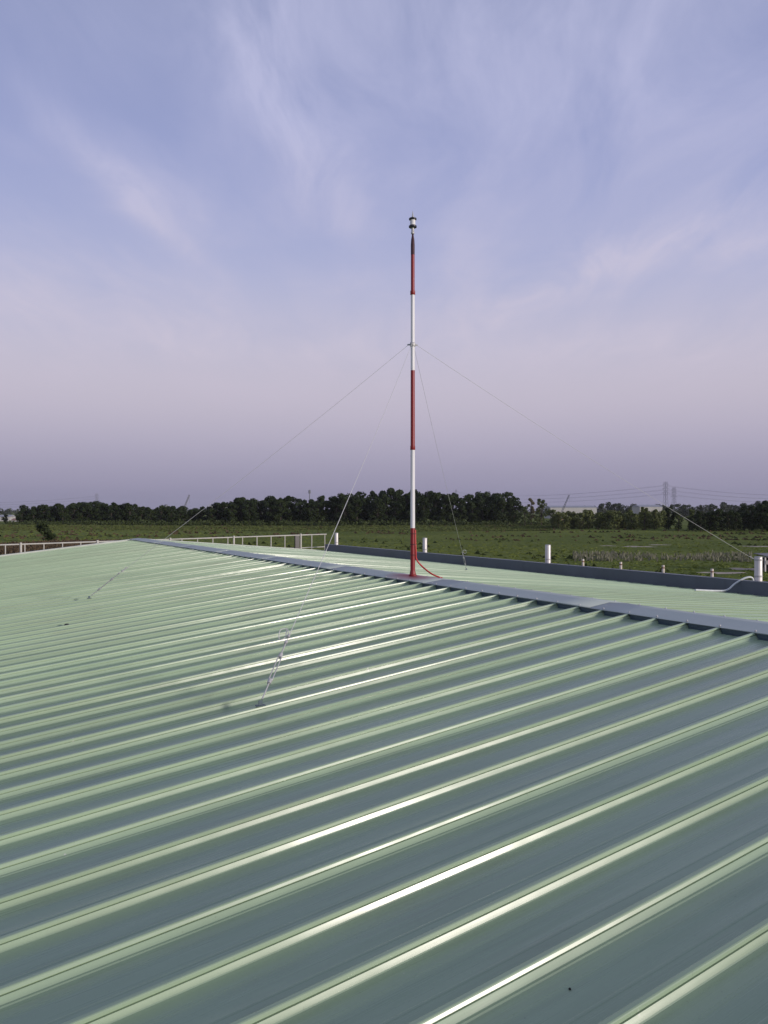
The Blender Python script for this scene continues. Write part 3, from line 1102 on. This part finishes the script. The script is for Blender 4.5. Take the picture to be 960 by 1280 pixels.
# ---------------------------------------------------------------- far buildings, pylons, cranes
def shed(name, px0, px1, py0, py1, Y, depth, wall, roofm, label, rise=.25, bays=0, group=None):
    x0, x1 = at(px0, Y), at(px1, Y)
    z1, zr = hgt(py1, Y), hgt(py0, Y)
    e = empty(name, ((x0 + x1) / 2, Y, 0), label, 'building', group)
    MB().box(x0, x1, Y, Y + depth, 0, z1).build('wall', wall, e, 0)
    ov = .4
    MB().add([(x0 - ov, Y - ov, z1 + .02), (x1 + ov, Y - ov, z1 + .02), (x1 + ov, Y + depth + ov, z1 + .02), (x0 - ov, Y + depth + ov, z1 + .02), (x0 - ov, Y + depth / 2, zr), (x1 + ov, Y + depth / 2, zr)],
             [(0, 1, 5, 4), (2, 3, 4, 5), (0, 4, 3), (1, 2, 5), (3, 2, 1, 0)]).build('roof', roofm, e, 0)
    for i in range(bays):
        xa = x0 + (x1 - x0) * (i + .3) / bays
        xb = x0 + (x1 - x0) * (i + .7) / bays
        MB().box(xa, xb, Y - .05, Y - .01, z1 * .25, z1 * .62).build('window', 'dark_open', e, 0)
    return e


shed('warehouse', 688, 746, 632.0, 634.4, 800, 30, 'house_white', 'house_roof', 'long white warehouse beside the crane, beyond the scrub')
shed('warehouse', 800, 828, 631, 633.5, 800, 26, 'house_white', 'house_roof', 'white shed with grey roof below the pylons')
shed('warehouse', 262, 277, 630.0, 632, 700, 24, 'house_white', 'house_roof', 'pale roofed shed showing above the dip in the wood', bays=3)
shed('small_house', -6, 12, 643.5, 646, 620, 10, 'house_white', 'house_roof', 'small white house with grey roof by far trees', bays=3)
shed('small_house', 14, 24, 648, 650.5, 560, 8, 'house_white', 'tile_roof', 'tiny white house with brownish roof before the wood', bays=2)

# shed beyond the gutter at the right
Yh = 112
e = empty('field_hut', (at(962, Yh), Yh, 0), 'grey plank hut with dark openings standing beyond the thick pipe post', 'hut')
x0, x1 = at(957, Yh), at(990, Yh)
MB().box(x0, x1, Yh + 1.4, Yh + 3, 0, 2.0).build('rear_wall', 'dark_open', e, 0)
for i in range(5):
    xa = x0 + (x1 - x0) * i / 4
    MB().box(xa - .08, xa + .08, Yh, Yh + .16, 0, 2.2).build('post', 'post_steel', e, 0)
for i in range(3):
    MB().box(x0, x1, Yh - .05, Yh - .002, 1.05 + i * .2, 1.22 + i * .2).build('board', 'concrete', e, 0)
MB().hexa([(x0 - .2, Yh - .5, 2.21), (x1 + .5, Yh - .5, 2.21), (x1 + .5, Yh + 3.4, 2.45), (x0 - .2, Yh + 3.4, 2.45),
           (x0 - .2, Yh - .5, 2.29), (x1 + .5, Yh - .5, 2.29), (x1 + .5, Yh + 3.4, 2.53), (x0 - .2, Yh + 3.4, 2.53)]).build('roof', 'dark_open', e, 0)


def pylon(px, py, Y, label, base=7.0, arms=3, rot=.5, th=.12):
    H = hgt(py, Y)
    o = Vector((at(px, Y), Y, 0))
    e = empty('power_pylon', o, label, 'pylon', None)
    ca, sa = math.cos(rot), math.sin(rot)
    P = lambda x, y, z: o + Vector((x * ca - y * sa, x * sa + y * ca, z))
    wd = lambda z: (base / 2) * (1 - z / (H * .62)) + 1.6 * (z / (H * .62)) if z < H * .62 else 1.6
    mb = MB()
    L = 9
    zs = [H * (i / L) for i in range(L + 1)]
    for sx, sy in ((1, 1), (1, -1), (-1, -1), (-1, 1)):
        mb.tube([P(sx * wd(z), sy * wd(z), z) for z in zs], th, 4)
    mb.build('leg_frame', 'lattice', e, 0)
    mb = MB()
    cs = [(1, 1), (1, -1), (-1, -1), (-1, 1)]
    for i in range(L):
        for k in range(4):
            a_, b_ = cs[k], cs[(k + 1) % 4]
            for (p, q_) in ((a_, b_), (b_, a_)):
                mb.tube([P(p[0] * wd(zs[i]), p[1] * wd(zs[i]), zs[i]), P(q_[0] * wd(zs[i + 1]), q_[1] * wd(zs[i + 1]), zs[i + 1])], th * .6, 4)
    mb.build('bracing', 'lattice', e, 0)
    tips = []
    for j in range(arms):
        z = H * (.68 + .12 * j)
        ln = H * (.13 - .015 * j)
        am = MB()
        for s in (-1, 1):
            am.tube([P(s * 1.6, 0, z + H * .03), P(s * ln, 0, z)], th * .8, 4)
            am.tube([P(s * 1.6, 1.4, z), P(s * ln, 0, z)], th * .8, 4)
            am.tube([P(s * 1.6, -1.4, z), P(s * ln, 0, z)], th * .8, 4)
            tips.append(P(s * ln, 0, z - 1.5))
            am.tube([P(s * ln, 0, z), P(s * ln, 0, z - 1.5)], th * .7, 4)
        am.build('cross_arm', 'lattice', e, 0)
    return tips


t1 = pylon(832, 602, 1000, 'taller lattice power pylon above the far trees', 7, 3, .35)
t2 = pylon(842.5, 609, 1080, 'shorter lattice power pylon beside the taller one', 7, 3, .3)
t3 = pylon(121, 617, 1450, 'faint lattice power pylon rising behind the wood by the lone bush', 8, 3, -.2, .10)
t4 = pylon(1075, 612, 1150, 'lattice power pylon past the thicket', 7, 3, .4)
t5 = pylon(570, 612, 2100, 'lattice power pylon behind the tall wood', 7, 3, .3)
t6 = pylon(-140, 622, 1400, 'lattice power pylon past the small white houses', 8, 3, -.2, .10)


def lines(A, B, sag, label, rad=.07):
    for i, (p, q_) in enumerate(zip(A, B)):
        pts = []
        for s in range(13):
            k = s / 12
            c = p.lerp(q_, k)
            c.z -= sag * 4 * k * (1 - k)
            pts.append(c)
        o = MB().tube(pts, rad, 4).build('power_line', 'lattice', None, 0)
        tag(o, label, 'power line', label)


lines(t1, t4, 8, 'power line running right of the taller pylon past the thicket')
lines(t5, t1, 12, 'power line between the taller pylon and the wood')
lines(t6, t3, 9, 'power line over the small white houses')

# slender mast above the wood
Y = 620
e = empty('radio_mast', (at(387, Y), Y, 0), 'thin radio mast with a stubby head above the wood', 'radio mast')
H = hgt(612, Y)
MB().tube([(at(387, Y), Y, 0), (at(387, Y), Y, H)], [.45, .28], 8).build('pole', 'lattice', e, 40)
MB().tube([(at(387, Y), Y, H - 3.2), (at(387, Y), Y, H - .6)], [.95, .95], 8).build('antenna_cluster', 'lattice', e, 40)
Y = 640
e = empty('water_tower', (at(207.5, Y), Y, 0), 'small dark water tank on a stalk above the low trees', 'water tower')
H = hgt(630.5, Y)
MB().tube([(at(207.5, Y), Y, 0), (at(207.5, Y), Y, H - 2)], .5, 8).build('stalk', 'lattice', e, 40)
MB().tube([(at(207.5, Y), Y, H - 2.6), (at(207.5, Y), Y, H - 2), (at(207.5, Y), Y, H - .5), (at(207.5, Y), Y, H)], [.6, 1.5, 1.5, .5], 12).build('tank', 'lattice', e, 40)


def crane(px0, py0, px1, py1, Y, label):
    base = Vector((at(px0, Y), Y, 0))
    tip = Vector((at(px1, Y), Y + 4, hgt(py1, Y)))
    foot = Vector((at(px0, Y), Y, hgt(py0, Y)))
    e = empty('mobile_crane', base, label, 'crane')
    MB().box(base.x - 3.5, base.x + 3.5, Y - 1.4, Y + 1.4, .9, 2.2).build('chassis', 'crane_yellow', e, 0)
    for k in (-2.6, -.9, .9, 2.6):
        MB().tube([(base.x + k, Y - 1.5, .55), (base.x + k, Y + 1.5, .55)], .55, 10).build('wheel', 'rubber', e)
    MB().box(base.x - 2.2, base.x + .4, Y - 1.2, Y + 1.2, 2.21, 4.4).build('cab', 'crane_yellow', e, 0)
    d = (tip - Vector((base.x, Y, 4.0)))
    p0 = Vector((base.x, Y, 4.0))
    n_ = d.normalized()
    x = n_.cross(Vector((0, 1, 0))).normalized()
    mb = MB()
    K = 10
    cs = []
    for sx, sy in ((1, 1), (1, -1), (-1, -1), (-1, 1)):
        pts = [p0 + d * (k / K) + (x * sx + Vector((0, sy, 0))) * (.55 - .2 * k / K) for k in range(K + 1)]
        cs.append(pts)
        mb.tube(pts, .12, 4)
    for k in range(K):
        for i in range(4):
            mb.tube([cs[i][k], cs[(i + 1) % 4][k + 1]], .08, 4)
    mb.build('boom', 'lattice', e, 0)
    MB().tube([tip, tip - Vector((0, 0, 6))], .06, 4).build('hoist_rope', 'lattice', e, 0)
    return e


crane(700, 634, 713, 618.5, 620, 'mobile crane with raised lattice boom beside the long white warehouse')
crane(226, 634, 235, 618.5, 560, 'mobile crane with raised lattice boom behind the dip in the wood')

# ---------------------------------------------------------------- evening air
mt, t = new_mat('air')
v = t.n('ShaderNodeVolumePrincipled', {'Color': (.93, .93, 1.0, 1), 'Density': .000045, 'Anisotropy': .2})
o_ = t.n('ShaderNodeOutputMaterial')
mt.node_tree.links.new(v.outputs[0], o_.inputs['Volume'])
MATS['air'] = mt
tag(MB().box(-5200, 5200, -5200, 5200, -1.5, 75).build('haze', 'air', None, 0), kind='stuff')
